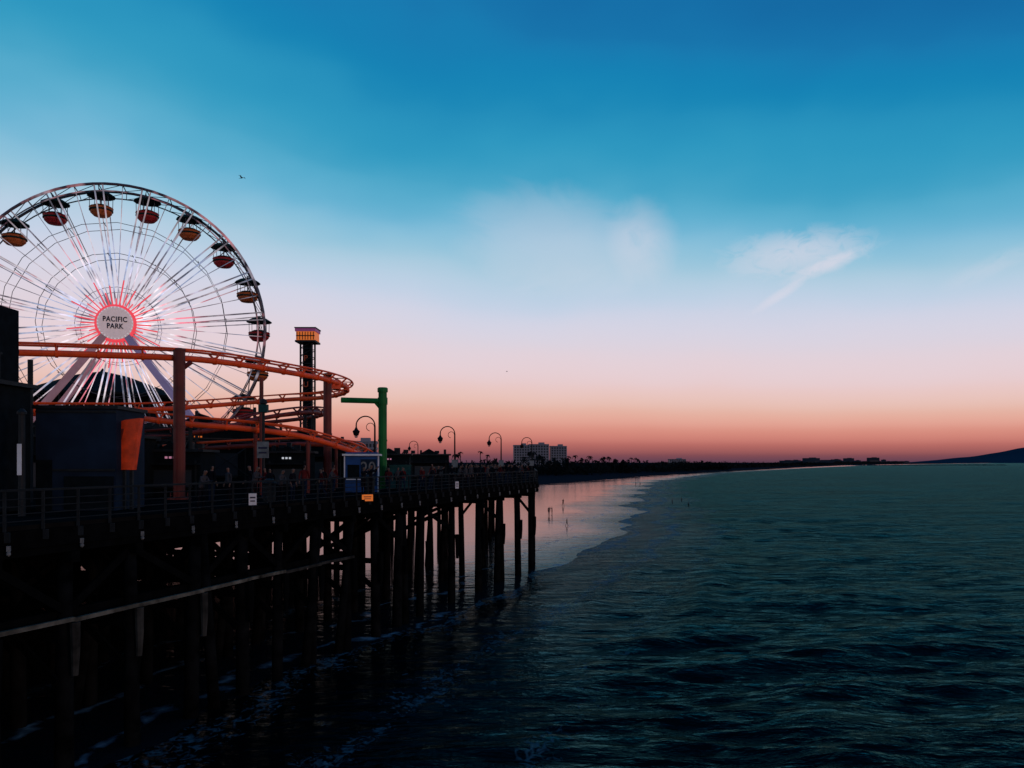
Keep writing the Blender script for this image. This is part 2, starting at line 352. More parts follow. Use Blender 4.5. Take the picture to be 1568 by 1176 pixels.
gridmesh('sea_water',xs,ys,water_z,{'shore':lambda X,Y:fields(X,Y)[0]},mw)

# ------------------------------------------------------------------ pier
pier=empty('wooden_pier')
poly=[(-22.3,0.6),(2.33,74),(3.2,106),(-30,125),(-85,130),(-85,-25),(6,-25),(6,.6)]
def slab(poly,z0,z1,k,name,par):
    bm=bmesh.new(); vs=[bm.verts.new((x,y,z1)) for x,y in poly]; f=bm.faces.new(vs)
    r=bmesh.ops.extrude_face_region(bm,geom=[f]); 
    for v in [g for g in r['geom'] if isinstance(g,bmesh.types.BMVert)]: v.co.z=z0
    bmesh.ops.recalc_face_normals(bm,faces=bm.faces); bmesh.ops.triangulate(bm,faces=[f for f in bm.faces if len(f.verts)>4])
    me=bpy.data.meshes.new(name); bm.to_mesh(me); me.materials.append(M[k]); o=bpy.data.objects.new(name,me); scene.collection.objects.link(o); o.parent=par
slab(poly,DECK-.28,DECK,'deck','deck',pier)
mb=MB()
def face(y,off=0,z=0): 
    p=Vector((FX(y),y,z)); return p+PL*off
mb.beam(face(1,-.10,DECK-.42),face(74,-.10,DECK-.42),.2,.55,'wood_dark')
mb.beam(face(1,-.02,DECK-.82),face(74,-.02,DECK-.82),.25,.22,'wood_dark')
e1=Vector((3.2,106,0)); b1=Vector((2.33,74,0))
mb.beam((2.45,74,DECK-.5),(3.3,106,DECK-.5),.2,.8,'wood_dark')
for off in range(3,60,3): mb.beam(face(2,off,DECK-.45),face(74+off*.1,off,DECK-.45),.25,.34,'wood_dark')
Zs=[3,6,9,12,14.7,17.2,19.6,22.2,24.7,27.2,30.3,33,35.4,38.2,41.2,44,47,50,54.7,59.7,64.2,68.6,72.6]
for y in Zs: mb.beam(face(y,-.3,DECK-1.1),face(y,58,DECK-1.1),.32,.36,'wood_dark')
mb.obj('beams',pier)
mb=MB(); rr=random.Random(5)
for i,y in enumerate(Zs):
    for k in range(11):
        off=0.15+k*5.2+(rr.random()-.5)*(0.6 if k else 0)
        p=face(y,off); r=.23+rr.random()*.05
        lean=Vector((rr.uniform(-.25,.25),rr.uniform(-.25,.25),0))*(1 if k else .8)
        top=p+Vector((0,0,DECK-1.2)); mid=p+lean*.5+Vector((0,0,3.5)); bot=p+lean+Vector((0,0,-2))
        key='wood_pile'
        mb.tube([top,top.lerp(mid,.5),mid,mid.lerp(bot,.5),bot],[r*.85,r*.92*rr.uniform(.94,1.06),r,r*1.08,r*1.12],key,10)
        if k<4 and rr.random()<.45:
            q=p+D*rr.uniform(.8,1.5)*rr.choice((-1,1))
            mb.tube([top+D*.4,q+Vector((0,0,-2))],[r*.8,r],key,8)
for t in (0.25,.5,.75,1.0):
    for k in range(5):
        p=b1.lerp(e1,t)+Vector((-.3-k*5.5,0,0)); mb.tube([p+Vector((0,0,DECK-.9)),p+Vector((0,0,-1))],[.2,.25],'wood_pile',8)
mb.obj('piles',pier,smooth=True)
mb=MB()
for a,b in zip(Zs[3:14],Zs[4:15]):
    mb.beam(face(a,-.22,5.0+rr.uniform(-.04,.04)),face(b,-.22,5.0+rr.uniform(-.04,.04)),.14,.13,'wood_pale' if b<36 else 'wood_mid')
    mb.beam(face(a,.4,5.1),face(b,.4,5.1),.3,.3,'wood_dark')
for y in Zs[3:]:
    mb.tube([face(y,-.27,4.9),face(y,-.29,4.0),face(y,-.27,3.2)],[.16,.14,.10],'wood_mid' if 23<y<31 else 'wood_dark',8)  # weathered stubs; the light on the nearer ones is put into greyer wood
for i,(a,b) in enumerate(zip(Zs[3:-1],Zs[4:])):
    if i%2==0 or b<42:
        z0,z1=(5.2,DECK-1.1) if i%2 else (DECK-1.1,5.2)
        mb.beam(face(a,.1,z0),face(b,.1,z1),.1,.25,'wood_dark')
        mb.beam(face(a,5.4,z1),face(b,5.4,z0),.1,.25,'wood_dark')
for i,y in enumerate(Zs):
    for k in range(0,8):
        if y<46 or rr.random()<.35:
            o=.15+k*5.2
            mb.beam(face(y+.2,o,DECK-1.3),face(y+.2,o+5.2,4.6 if y>44 else 3.0),.1,.28,'wood_dark')
            if y<46: mb.beam(face(y-.2,o,4.4),face(y-.2,o+5.2,4.4),.1,.3,'wood_dark'); mb.beam(face(y-.3,o+5.2,DECK-1.3),face(y-.3,o,3.0),.1,.28,'wood_dark')
for off in (9,14,19,27):
    mb.beam(face(4,off,6.0),face(46,off,6.0),.3,1.2,'wood_dark'); mb.beam(face(4,off,3.8),face(43,off,3.8),.2,.35,'wood_dark')
mb.obj('braces',pier)
mb=MB()
def railing(a,b,step=1.25,caps=True):
    a=Vector(a);b=Vector(b);n=max(1,int((b-a).length/step)); d=(b-a).normalized()
    for h,w_ in((1.07,.07),(.80,.03),(.58,.03),(.36,.03),(.14,.03)):
        mb.beam(a+Vector((0,0,h)),b+Vector((0,0,h)),w_*1.2,w_,'rail')
    for i in range(n+1):
        p=a.lerp(b,i/n)
        mb.box((p.x,p.y,p.z+.44),(.08,.08,1.3),'rail',.33)
        if caps and i%2==0:
            mb.box((p.x+.16,p.y-.06,p.z-.62),(.10,.08,.16),'capgrey',.33)
            mb.lathe((p.x+.16,p.y-.06,p.z-.84),[(.02,0),(.06,.04),(.06,.10),(.02,.14)],'capgrey',8)
        mb.box((p.x+.1,p.y-.03,p.z-.3),(.14,.12,.3),'rail',.33)
railing(face(1,-.12,DECK),face(74,-.12,DECK))
railing((2.35,74,DECK),(3.1,106,DECK),caps=False)
railing((-21.5,.5,DECK),(5.9,.5,DECK),caps=False)
mb.obj('railing',pier)

def notice(name,y,z,w_,h_,k):
    e=empty(name,face(y,-.3,z),0.33+R(0)); m_=MB(); m_.box((0,0,0),(w_,.03,h_),k); m_.box((0,.04,0),(w_*.2,.04,h_*1.3),'rail'); m_.box((0,-.02,h_*.15),(w_*.7,.01,h_*.12),'signtext'); m_.box((0,-.02,-h_*.15),(w_*.6,.01,h_*.10),'signtext'); m_.obj('board',e)
notice('notice_sign',33.1,8.42,.32,.5,'white')
notice('notice_sign',54.6,8.4,.25,.5,'white')
notice('warning_sign',42.5,8.05,.6,.36,'glowwarm')

# ------------------------------------------------------------------ ferris wheel
C=Vector((-37.7,74,23.0)); RW=13.3
wheel=empty('ferris_wheel',C,R(18))
def ledmat(name,ramp_cols,falls,lo,hi,nsc,base=(.2,.2,.22),gmin=.1,gmax=1.15):
    global nt,N,L
    me_=bpy.data.materials.new(name); me_.use_nodes=True
    nt=me_.node_tree; N=nt.nodes; L=nt.links; b=N['Principled BSDF']
    b.inputs['Base Color'].default_value=(*base,1); b.inputs['Roughness'].default_value=.4
    tc=N.new('ShaderNodeTexCoord')
    ln=N.new('ShaderNodeVectorMath'); ln.operation='LENGTH'; L.new(tc.outputs['Object'],ln.inputs[0])
    rad=mth('DIVIDE',ln.outputs['Value'],RW)
    nn=N.new('ShaderNodeTexNoise'); nn.inputs['Scale'].default_value=.22; nn.inputs['Detail'].default_value=3; L.new(tc.outputs['Object'],nn.inputs['Vector'])
    cr=N.new('ShaderNodeValToRGB'); L.new(nn.outputs['Fac'],cr.inputs[0])
    for e_ in range(len(ramp_cols)-2): cr.color_ramp.elements.new(.5)
    for e_,(p,c) in zip(cr.color_ramp.elements,ramp_cols): e_.position=p; e_.color=(*c,1)
    n3=N.new('ShaderNodeTexNoise'); n3.inputs['Scale'].default_value=nsc; n3.inputs['Detail'].default_value=4; L.new(tc.outputs['Object'],n3.inputs['Vector'])
    fall=N.new('ShaderNodeValToRGB'); L.new(rad,fall.inputs[0])
    for e_ in range(len(falls)-2): fall.color_ramp.elements.new(.5)
    for e_,(p,c) in zip(fall.color_ramp.elements,falls): e_.position=p; e_.color=(c,c,c,1)
    mr=N.new('ShaderNodeMapRange'); L.new(n3.outputs['Fac'],mr.inputs[0]); mr.inputs[1].default_value=lo; mr.inputs[2].default_value=hi; mr.inputs[3].default_value=gmin; mr.inputs[4].default_value=gmax
    L.new(cr.outputs[0],b.inputs['Emission Color']); L.new(mth('MULTIPLY',fall.outputs[0],mr.outputs[0]),b.inputs['Emission Strength'])
    return me_
M['led']=ledmat('led_spokes',[(.3,(.25,.40,.75)),(.40,(.6,.7,1)),(.50,(1,.80,.90)),(.58,(1,.90,.95)),(.66,(1,.22,.30))],[(.12,1.0),(.45,.85),(.72,.42),(1,.12)],.38,.60,.5)
M['rimled']=ledmat('rim_lights',[(.38,(.9,.8,.95)),(.55,(1,.45,.5)),(.68,(1,.2,.25))],[(0,.7),(1,.7)],.48,.74,.55,(.08,.065,.08),0.0,.7)
M['ledred']=mat('red_led_tubes',(.3,.05,.06),.4,emit=(1,.07,.10),es=.75)
mb=MB()
def circ(r,y,n=80): return [(r*math.sin(2*math.pi*i/n),y,r*math.cos(2*math.pi*i/n)) for i in range(n)]
HW=1.15
for y in(-HW,HW):
    mb.tube(circ(RW,y),.13,'rimled' if y<0 else 'rimdark',6,True)
    mb.tube(circ(RW-.65,y),.06,'rimled' if y<0 else 'rimdark',6,True)
    mb.tube(circ(9.7,y,20),.028,'rimdark',4,True); mb.tube(circ(6.8,y,20),.028,'rimdark',4,True); mb.tube(circ(3.6,y,20),.022,'rimdark',4,True)
PH=-7
for i in range(40):
    a=R(PH+i*9); sx,cz=math.sin(a),math.cos(a)
    for y in(-HW,HW):
        mb.beam((sx*(RW-.65),y,cz*(RW-.65)),(sx*RW,y,cz*RW),.06,.06,'rimdark')
        a2=R(PH+i*9+9); mb.beam((sx*(RW-.65),y,cz*(RW-.65)),(math.sin(a2)*RW,y,math.cos(a2)*RW),.05,.05,'rimdark')
    mb.beam((sx*RW,-HW,cz*RW),(sx*RW,HW,cz*RW),.07,.07,'rimdark')
    if i%2==0:
        for r in(6.8,9.7): mb.beam((sx*r,-HW,cz*r),(sx*r,HW,cz*r),.05,.05,'rimdark')
mb.obj('rims',wheel)
mb=MB()
for i in range(20):
    for da in(-1.6,1.6):
        a=R(PH+i*18+da); a0=R(PH+i*18+da*4)
        for y,yh,rr_ in((-HW,-1.5,.07),(HW,1.5,.05)):
            mb.beam((math.sin(a0)*1.2,yh,math.cos(a0)*1.2),(math.sin(a)*(RW-.1),y,math.cos(a)*(RW-.1)),rr_*1.7,rr_*1.7,'led')
    a=R(PH+i*18+9)
    mb.beam((math.sin(a)*1.2,-1.5,math.cos(a)*1.2),(math.sin(a)*(RW-.3),-HW,math.cos(a)*(RW-.3)),.06,.06,'led')
mb.obj('spokes',wheel)
mb=MB()
mb.lathe((0,0,0),[(1.1,-1.9),(1.25,-1.6),(.8,-1.2),(.7,1.2),(1.25,1.6),(1.0,2.0)],'rimdark',24,'y')
for i in range(40):
    a=R(i*9); l=(2.4,4.2,3.0,3.6)[i%4]
    mb.beam((math.sin(a)*1.3,-1.75,math.cos(a)*1.3),(math.sin(a)*l,-1.65,math.cos(a)*l),.10,.10,'ledred')
mb.lathe((0,0,0),[(1.75,-1.85),(1.8,-2.0),(1.65,-2.12)],'ledred',36,'y')
mb.lathe((0,0,0),[(1.5,-2.1),(1.55,-2.28),(1.42,-2.34)],'signface',36,'y')
for i in range(30):
    a=R(i*12); mb.lathe((1.48*math.sin(a),-2.36,1.48*math.cos(a)),[(.05,-.04),(.05,.0),(.02,.04)],'glowwhite',6,'y')
mb.obj('hub',wheel)
text('sign_text_upper','PACIFIC',.66,'signtext',wheel,(0,-2.37,.32),(R(90),0,0),.02,.80,.018,1.12)
text('sign_text_lower','PARK',.66,'signtext',wheel,(0,-2.37,-.32),(R(90),0,0),.02,.80,.018,1.12)
mb=MB()
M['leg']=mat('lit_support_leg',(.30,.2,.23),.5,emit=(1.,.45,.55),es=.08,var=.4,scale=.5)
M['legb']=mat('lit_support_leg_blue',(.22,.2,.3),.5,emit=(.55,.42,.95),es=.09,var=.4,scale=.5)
H=C.z-DECK
for y,yb in((-1.9,-3.0),(1.9,3.2)):
    for sx in(-1,1):
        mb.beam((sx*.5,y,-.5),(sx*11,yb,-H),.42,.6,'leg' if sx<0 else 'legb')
    mb.beam((-6.6,yb*.85,-9),(6.6,yb*.85,-9),.25,.25,'leg')
mb.obj('support_legs',wheel)
for i in range(20):
    a=R(PH+i*18); px,pz=math.sin(a)*(RW-.45),math.cos(a)*(RW-.45)
    k='gorange' if i%2==0 else 'gred'
    g=MB(); z0=-.1
    g.lathe((0,0,z0),[(1.25,-.32),(1.2,-.22),(.75,.05),(.1,.22)],'canopy',12)
    g.lathe((0,0,z0),[(.3,-2.25),(.65,-2.18),(.93,-1.9),(1.04,-1.45),(1.07,-1.4),(.92,-1.38),(.8,-1.75),(.3,-1.85)],k,16)
    g.lathe((0,0,z0),[(1.0,-1.74),(1.05,-1.7),(1.06,-1.62),(1.01,-1.58)],'canopy',16)
    g.lathe((0,0,z0),[(.95,-1.38),(1.0,-1.34),(.9,-1.32)],'canopy',16)
    for t in range(6):
        b_=R(t*60+15); g.beam((.98*math.cos(b_),.98*math.sin(b_),z0-1.42),(1.0*math.cos(b_),1.0*math.sin(b_),z0-.25),.05,.05,'rimdark')
    g.lathe((0,0,z0),[(.7,-1.6),(.7,-1.2),(.6,-1.15),(.55,-1.6)],'canopy',10)
    g.beam((0,0,z0-1.9),(0,0,.1),.1,.1,'rimdark'); g.beam((0,-HW,0),(0,HW,0),.09,.09,'rimdark')
    g.obj('gondola_%d'%(i+1),wheel,(px,0,pz))

# ------------------------------------------------------------------ roller coaster
rc=empty('roller_coaster')
def track(name,pts,k,rk,step=1.7,bank=0.0):
    P=crom(pts,12); mb=MB(); mb.tube(P,.165,k,10)
    L_=[];R_=[]
    acc=0
    for i,p in enumerate(P):
        d=(P[min(i+1,len(P)-1)]-P[max(i-1,0)]).normalized(); s_=d.cross(Vector((0,0,1))).normalized(); u=s_.cross(d)
        L_.append(p+u*.42-s_*.42); R_.append(p+u*.42+s_*.42)
        if i: acc+=(p-P[i-1]).length
        if acc>step or i==0:
            acc=0
            mb.beam(p+u*.05,L_[-1],.07,.10,k); mb.beam(p+u*.05,R_[-1],.07,.10,k); mb.beam(L_[-1],R_[-1],.06,.06,rk)
            mb.tube([p-d*.06,p+d*.06],.21,k,10)
    mb.tube(L_,.06,rk,6); mb.tube(R_,.06,rk,6)
    return mb.obj(name,rc,smooth=False)
track('upper_track',[(-27,35,15.1),(-23.6,36.5,15.2),(-20.4,38,15.3),(-17.1,40,15.4),(-15.45,43,15.5),(-13.7,47,15.5),(-12.4,51,15.5),(-11.9,55,15.4),(-12.9,59,15.3),(-15.4,62,15.2),(-18,60.5,14.9),(-22.1,54,13.9),(-24.3,50,13.4),(-27.5,46,13.1),(-32,44,13)],'orange','orange')
track('lower_track',[(-31,46,13),(-28.2,46,12.9),(-24.5,44.5,12.7),(-21.2,44,12.5),(-18.05,44,12.15),(-15.4,45,11.95),(-12.9,47,11.6),(-10.9,50,10.9),(-10.2,54,10.3),(-11,58,9.8)],'orange','orange')
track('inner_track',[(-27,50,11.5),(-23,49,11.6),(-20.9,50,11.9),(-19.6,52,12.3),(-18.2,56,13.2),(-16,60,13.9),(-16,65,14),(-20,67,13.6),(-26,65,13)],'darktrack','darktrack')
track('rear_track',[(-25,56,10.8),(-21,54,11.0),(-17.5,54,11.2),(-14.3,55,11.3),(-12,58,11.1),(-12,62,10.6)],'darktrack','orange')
mb=MB()
def column(x,y,top,r,k,base=DECK):
    mb.tube([(x,y,base),(x,y,top)],r,k,14); mb.lathe((x,y,base),[(r*2,0),(r*2,.08),(r*1.1,.12)],k,12); mb.lathe((x,y,top-.02),[(r*1.12,0),(r*1.12,.1),(r*.6,.14)],k,14)
    mb.lathe((x,y,base+(top-base)*.48),[(r*1.12,0),(r*1.12,.12)],k,14)
    for t in range(4): mb.box((x+r*1.5*math.cos(t*1.57),y+r*1.5*math.sin(t*1.57),base+.2),(.05,.05,.3),k)
column(-17.1,39.6,15.75,.29,'redcol'); column(-12.45,52,15.9,.28,'redcol'); 
mb.tube([(-17.1,39.6,14.7),(-16.6,39.9,15.2)],.12,'redcol',8)
mb.tube([(-12.45,52,14.8),(-12.1,52.4,15.3)],.12,'orange',8)
mb.box((-12.2,53.4,15.35),(.5,.9,.6),'orange',.4); mb.box((-12.0,55.5,15.4),(.25,1.2,.5),'orange',.2)
for x,y,t in((-14.5,44.6,14.9),(-20.2,46,12.4),(-15.1,45.4,11.8),(-22.1,54,13.6),(-19.2,57.5,14.1),(-12.6,47.6,11.3),(-24.4,44.6,12.5),(-23,36.8,14.9),(-17.6,54,11),(-13,57,11.1),(-18.4,44.1,12.0),(-16.2,60.4,13.8),(-20.1,67,13.4),(-24.2,50.2,13.2),(-21.0,54,10.9),(-16.4,63.5,13.9)):
    mb.tube([(x,y,DECK),(x,y,t)],.12,'redcol' if x>-16 else 'steel',8)
for a,b in (((-24.2,50.2),(-22.1,54)),((-22.1,54),(-19.2,57.5)),((-19.2,57.5),(-16.2,60.4)),((-24.4,44.6),(-20.2,46)),((-20.2,46),(-18.4,44.1))):
    for z0,z1 in((DECK+.6,DECK+3.4),(DECK+3.4,DECK+.6)): mb.beam((a[0],a[1],z0),(b[0],b[1],z1),.08,.08,'steel')
    for z0 in(DECK+3.4,DECK+3.6): mb.beam((a[0],a[1],z0),(b[0],b[1],z0),.14,.10,'steel')
    mb.beam((a[0],a[1],DECK+4.5),(b[0],b[1],DECK+4.5),.05,.05,'steel')
mb.obj('support_columns',rc,smooth=False)
gf=empty('green_steel_frame'); mb=MB()
column(-9.4,56,15.25,.31,'green'); mb.tube([(-12.2,55,14.45),(-9.4,56,14.45)],.2,'green',10); mb.tube([(-9.4,56,13.7),(-9.95,55.8,14.4)],.1,'green',8); mb.lathe((-9.4,56,15.1),[(.38,0),(.38,.28),(.3,.34)],'green',14)
mb.lathe((-9.4,56,14.2),[(.36,0),(.36,.5)],'green',14)
mb.obj('frame',gf)

# ------------------------------------------------------------------ drop tower
dt=empty('drop_tower',(-21.2,80,DECK)); mb=MB()
w_=.62
for sx in(-1,1):
    for sy in(-1,1): mb.box((sx*w_*.95,sy*w_*.95,7.3),(.16,.16,14.6),'steel')
mb.box((0,0,7.3),(.8,.8,14.4),'black')
for i in range(19):
    z=.4+i*.78
    for sy in(-1,1): mb.beam((-w_,sy*w_,z),(w_,sy*w_,z+.7),.07,.07,'steel'); mb.beam((-w_,sy*w_,z),(w_,sy*w_,z),.07,.07,'steel')
mb.box((0,0,14.9),(1.9,1.9,.9),'glowwarm'); mb.box((0,0,15.5),(2.1,2.1,.28),'glowpurple'); mb.box((0,0,14.35),(2.1,2.1,.18),'steel'); mb.box((0,0,15.72),(2.2,2.2,.1),'steel')
for i in range(7): mb.box((-.85+i*.28,-.97,14.9),(.07,.05,.8),'steel')
mb.box((0,-.97,14.9),(1.9,.06,.1),'steel')
mb.lathe((0,0,3.3),[(1.1,0),(1.3,.2),(1.3,.9),(1.0,1.1)],'steel',12)
mb.obj('tower_frame',dt)
for i,ch in enumerate('PLUNGE'): text('letter_%d'%i,ch,.8,'glowdim',dt,(0,-.8,12.6-i*1.35),(R(90),0,0),.02)

# ------------------------------------------------------------------ street lamps
def lamp(x,y,side=-1,h=4.5,rot=0.0):
    e=empty('street_lamp',(x,y,DECK),rot); mb=MB()
    mb.lathe((0,0,0),[(.22,0),(.22,.15),(.13,.3),(.1,.9),(.06,1.0)],'lamp',10)
    mb.tube([(0,0,.9),(0,0,h)],[.085,.06],'lamp',8)
    r=.66; pts=[(side*(r-r*math.cos(R(t))),0,h+r*math.sin(R(t))*1.0) for t in range(0,200,12)]
    mb.tube(pts,.05,'lamp',6)
    mb.tube([(side*(.32-.28*math.cos(R(t))),0,h-.1+.28*math.sin(R(t))) for t in range(0,270,20)],.025,'lamp',5)
    lx=side*2*r
    mb.lathe((lx,0,h-.75),[(.05,0),(.17,.06),(.24,.28),(.26,.36),(.14,.46),(.06,.62),(.03,.7)],'lamp',10)
    mb.lathe((lx,0,h-.86),[(.06,0),(.12,.05),(.13,.1)],'lantern',10)
    mb.box((0,-.1,1.8),(.55,.04,.7),'capgrey')
    mb.obj('post_and_lantern',e)
for x,y in((-5.2,70),(-1.2,85),(2.6,101),(-9.7,54.5),(-14.4,118)): lamp(x,y)

# ------------------------------------------------------------------ booths and park buildings
bt=empty('ticket_booth',(-9.7,50,DECK),.12); mb=MB()
mb.box((0,0,1.15),(2.1,1.8,2.3),'bluebooth'); mb.box((0,0,2.38),(2.4,2.1,.12),'white'); mb.box((0,0,2.5),(2.0,1.7,.1),'bluebooth')
for sx in(-1.06,1.06): mb.box((sx,-.91,1.15),(.07,.06,2.3),'white')
mb.box((-.5,-.925,1.3),(.75,.03,.9),'black'); mb.box((-.5,-.96,.82),(.9,.12,.06),'white'); mb.box((.45,-.92,1.25),(1.0,.03,1.7),'navy')
mb.obj('booth',bt); text('number','20',1.15,'capgrey',bt,(.42,-.95,1.5),(R(90),0,0),.01,.85)
ub=empty('utility_cabinet',(-8.0,55,DECK),.2); mb=MB()
mb.box((0,0,.85),(1.5,.8,1.6),'teal'); mb.box((0,0,1.69),(1.6,.9,.07),'teal'); mb.box((0,-.41,.85),(.02,.02,1.5),'black'); mb.box((-.3,-.42,.9),(.3,.02,.4),'black'); mb.box((.1,-.43,.9),(.04,.05,.2),'capgrey'); mb.box((0,0,.03),(1.4,.7,.06),'black'); mb.obj('cabinet',ub)

st_=empty('stage_building',(-17.2,30.5,DECK),.05); mb=MB()
mb.box((0,1.2,2.0),(3.1,2.6,4.0),'navy'); mb.box((0,1.2,4.08),(3.3,2.8,.14),'steel')
mb.box((-1.2,-.16,1.0),(.6,.05,2.0),'black'); mb.box((.5,-.13,.7),(1.9,.04,1.3),'black')
mb.box((0,-.14,1.6),(3.0,.05,.08),'steel'); mb.box((0,-.13,3.9),(3.1,.03,.08),'steel')
mb.obj('walls',st_)
sl=empty('orange_ride_sign',(-15.25,31,DECK)); mb=MB()
def prism(mb,poly,y0,y1,k):
    n=len(poly); vs=[(x,y0,z) for x,z in poly]+[(x,y1,z) for x,z in poly]
    mb.add(vs,[tuple(range(n)),tuple(reversed(range(n,2*n)))]+[(i,i+n,(i+1)%n+n,(i+1)%n) for i in range(n)],k)
prism(mb,[(-.62,1.6),(.02,1.6),(.32,3.68),(-.3,3.6),(-.62,3.45)],-.1,.25,'orangepanel')
mb.box((-.4,.1,.8),(.12,.12,1.6),'steel'); mb.box((-.1,.1,.8),(.12,.12,1.6),'steel')
prism(mb,[(-.66,3.2),(-.3,3.25),(-.55,2.2),(-.66,2.2)],-.13,-.105,'darktrack')
mb.obj('panel',sl)
lb=empty('ride_control_tower',(-19.9,29,DECK)); mb=MB()
mb.box((-.3,0,3.9),(2.0,2,7.8),'black'); mb.box((.05,0,6.2),(1.2,2.2,.15),'steel')
mb.box((.45,-.4,2.4),(1.9,2.0,4.6),'black'); mb.box((.45,-.4,4.8),(2.3,2.4,.15),'steel'); mb.box((.45,-1.43,3.7),(1.5,.04,.7),'bglass')
mb.box((1.15,-1.5,5.3),(.5,.4,.9),'teal'); mb.box((.5,-1.48,5.8),(.3,.3,.35),'steel')
for t in range(5): mb.beam((-.6+t*.55,-1.5,4.9),(-.6+t*.55,-1.5,5.8),.05,.05,'steel')
mb.beam((-.7,-1.5,5.8),(1.7,-1.5,5.8),.06,.06,'steel')
for t in range(4): mb.beam((-1.1,-1.02,1+t*1.7),(.6,-1.02,1+t*1.7),.05,.08,'steel')
mb.obj('walls',lb)
pl=empty('banner_pole',(-17.3,27.2,DECK)); mb=MB(); mb.tube([(0,0,0),(0,0,3.6)],[.12,.1],'steel',10); mb.box((0,-.14,2.0),(.14,.04,1.1),'white'); mb.lathe((0,0,3.6),[(.16,0),(.16,.08),(.05,.2)],'steel',10); mb.obj('pole',pl)
pl=empty('park_sign_post',(-12.9,40,DECK)); mb=MB(); mb.tube([(0,0,0),(0,0,4.9)],[.09,.07],'steel',10); mb.box((0,-.1,2.55),(.6,.05,.85),'capgrey'); mb.box((0,-.13,2.65),(.45,.02,.1),'signtext'); mb.box((0,-.13,2.4),(.4,.02,.08),'signtext'); mb.box((0,0,4.7),(.45,.3,.4),'teal'); mb.lathe((0,0,4.9),[(.1,0),(.2,.06),(.16,.24),(.05,.3)],'steel',10); mb.obj('post_and_board',pl)
tr=empty('ride_pavilion',(-51,96,DECK)); mb=MB()
mb.lathe((0,0,0),[(9.6,9.7),(9.7,10.0),(6.5,11.3),(3,12.6),(.3,13.2),(.05,13.6)],'roof',20)
for t in range(12): mb.tube([(9.2*math.cos(t*.5236),9.2*math.sin(t*.5236),0),(9.2*math.cos(t*.5236),9.2*math.sin(t*.5236),9.8)],.14,'steel',6)
mb.lathe((0,0,0),[(8.3,0),(8.3,9.2)],'black',16)
for t in range(24): mb.lathe((9.7*math.cos(t*.2618),9.7*math.sin(t*.2618),9.7),[(.06,-.06),(.09,0),(.06,.06)],'capgrey',6)
mb.obj('roof_and_posts',tr)
def shop(name,x,y,wd_,dp,h,k,sign=None,rot=.1):
    e=empty(name,(x,y,DECK),rot); mb=MB()
    mb.box((0,0,h/2),(wd_,dp,h),k); mb.box((0,0,h+.07),(wd_+.4,dp+.4,.14),'steel')
    mb.box((0,-dp/2-.3,h*.72),(wd_,.6,.08),'roof'); mb.box((0,-dp/2-.02,h*.38),(wd_*.7,.04,h*.42),'bglass'); mb.box((0,-dp/2-.12,h*.2),(wd_*.75,.25,.06),'steel')
    for sx in(-1,1): mb.box((sx*wd_*.42,-dp/2-.03,h*.4),(.1,.05,h*.8),'steel')
    n=5
    for q in range(n): mb.box((-wd_*.4+q*wd_*.2,rr.uniform(-.3,.3)*dp,h+.14+.2),(rr.uniform(.2,.5),.4,rr.uniform(.2,.7)),'steel')
    prism(mb,[(-wd_*.25,h+.1),(wd_*.25,h+.1),(0,h+.1+wd_*.14)],-dp/2,dp/2,k)
    if sign:
        for q in range(3): mb.box((-.25+q*.22,-dp/2-.05,h*.87),(.12,.08,.12),sign)
    mb.obj('walls',e)
rr=random.Random(8)
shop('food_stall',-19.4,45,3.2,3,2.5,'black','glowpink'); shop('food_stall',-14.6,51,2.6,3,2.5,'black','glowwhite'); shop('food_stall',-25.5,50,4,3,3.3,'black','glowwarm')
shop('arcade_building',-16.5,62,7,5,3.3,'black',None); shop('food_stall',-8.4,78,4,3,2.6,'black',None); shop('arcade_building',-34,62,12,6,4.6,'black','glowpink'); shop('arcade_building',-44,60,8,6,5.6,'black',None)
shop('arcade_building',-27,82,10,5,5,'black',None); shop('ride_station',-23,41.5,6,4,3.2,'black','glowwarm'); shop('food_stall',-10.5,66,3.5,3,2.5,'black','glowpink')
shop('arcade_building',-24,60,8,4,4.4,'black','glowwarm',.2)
def bin_(x,y):
    e=empty('trash_bin',(x,y,DECK)); mb=MB(); mb.lathe((0,0,0),[(.26,0),(.3,.1),(.3,.85),(.34,.88),(.34,.95),(.2,1.1),(.05,1.13)],'steel',12); mb.obj('bin',e)
bin_(-11.5,36.5); bin_(-4.6,60); bin_(-8.5,46)

# ------------------------------------------------------------------ palms
def palm(mb,x,y,z0,h,cr_,rr,k='leaf',tk='trunk',n=22,fine=True):
    lean=rr.uniform(-.05,.05)*h; top=Vector((x+lean,y,z0+h)); r0=.014*h+.05
    mb.tube([(x,y,z0),(x+lean*.4,y,z0+h*.5),top],[r0*1.4,r0,r0*.8],tk,6)
    for i in range(n):
        a=rr.uniform(0,6.283); e0=rr.uniform(-.5,1.3); L_=cr_*rr.uniform(.75,1.1)
        d=Vector((math.cos(a),math.sin(a),0)); sd=Vector((-math.sin(a),math.cos(a),0)); pts=[]
        for t in range(6):
            u=t/5; pts.append(top+d*L_*u*math.cos(e0*.6)+Vector((0,0,L_*(math.sin(e0)*u-(.75+.3*e0)*u*u))))
        for t in range(5):
            if fine:
                for s_ in(-1,1):
                    for q in(0,.5):
                        b_=pts[t].lerp(pts[t+1],q); ll=L_*.26*(1-.5*abs(t/4-.4)); tip=b_+sd*s_*ll+d*ll*.5+Vector((0,0,-ll*.45)); wv=(pts[t+1]-pts[t])*.28
                        mb.add([b_,b_+wv,tip],[(0,1,2)],k)
            else:
                wd_=L_*.14; mb.add([pts[t]-sd*wd_,pts[t]+sd*wd_,pts[t+1]+sd*wd_*.8,pts[t+1]-sd*wd_*.8],[(0,1,2,3)],k)
rr=random.Random(11)
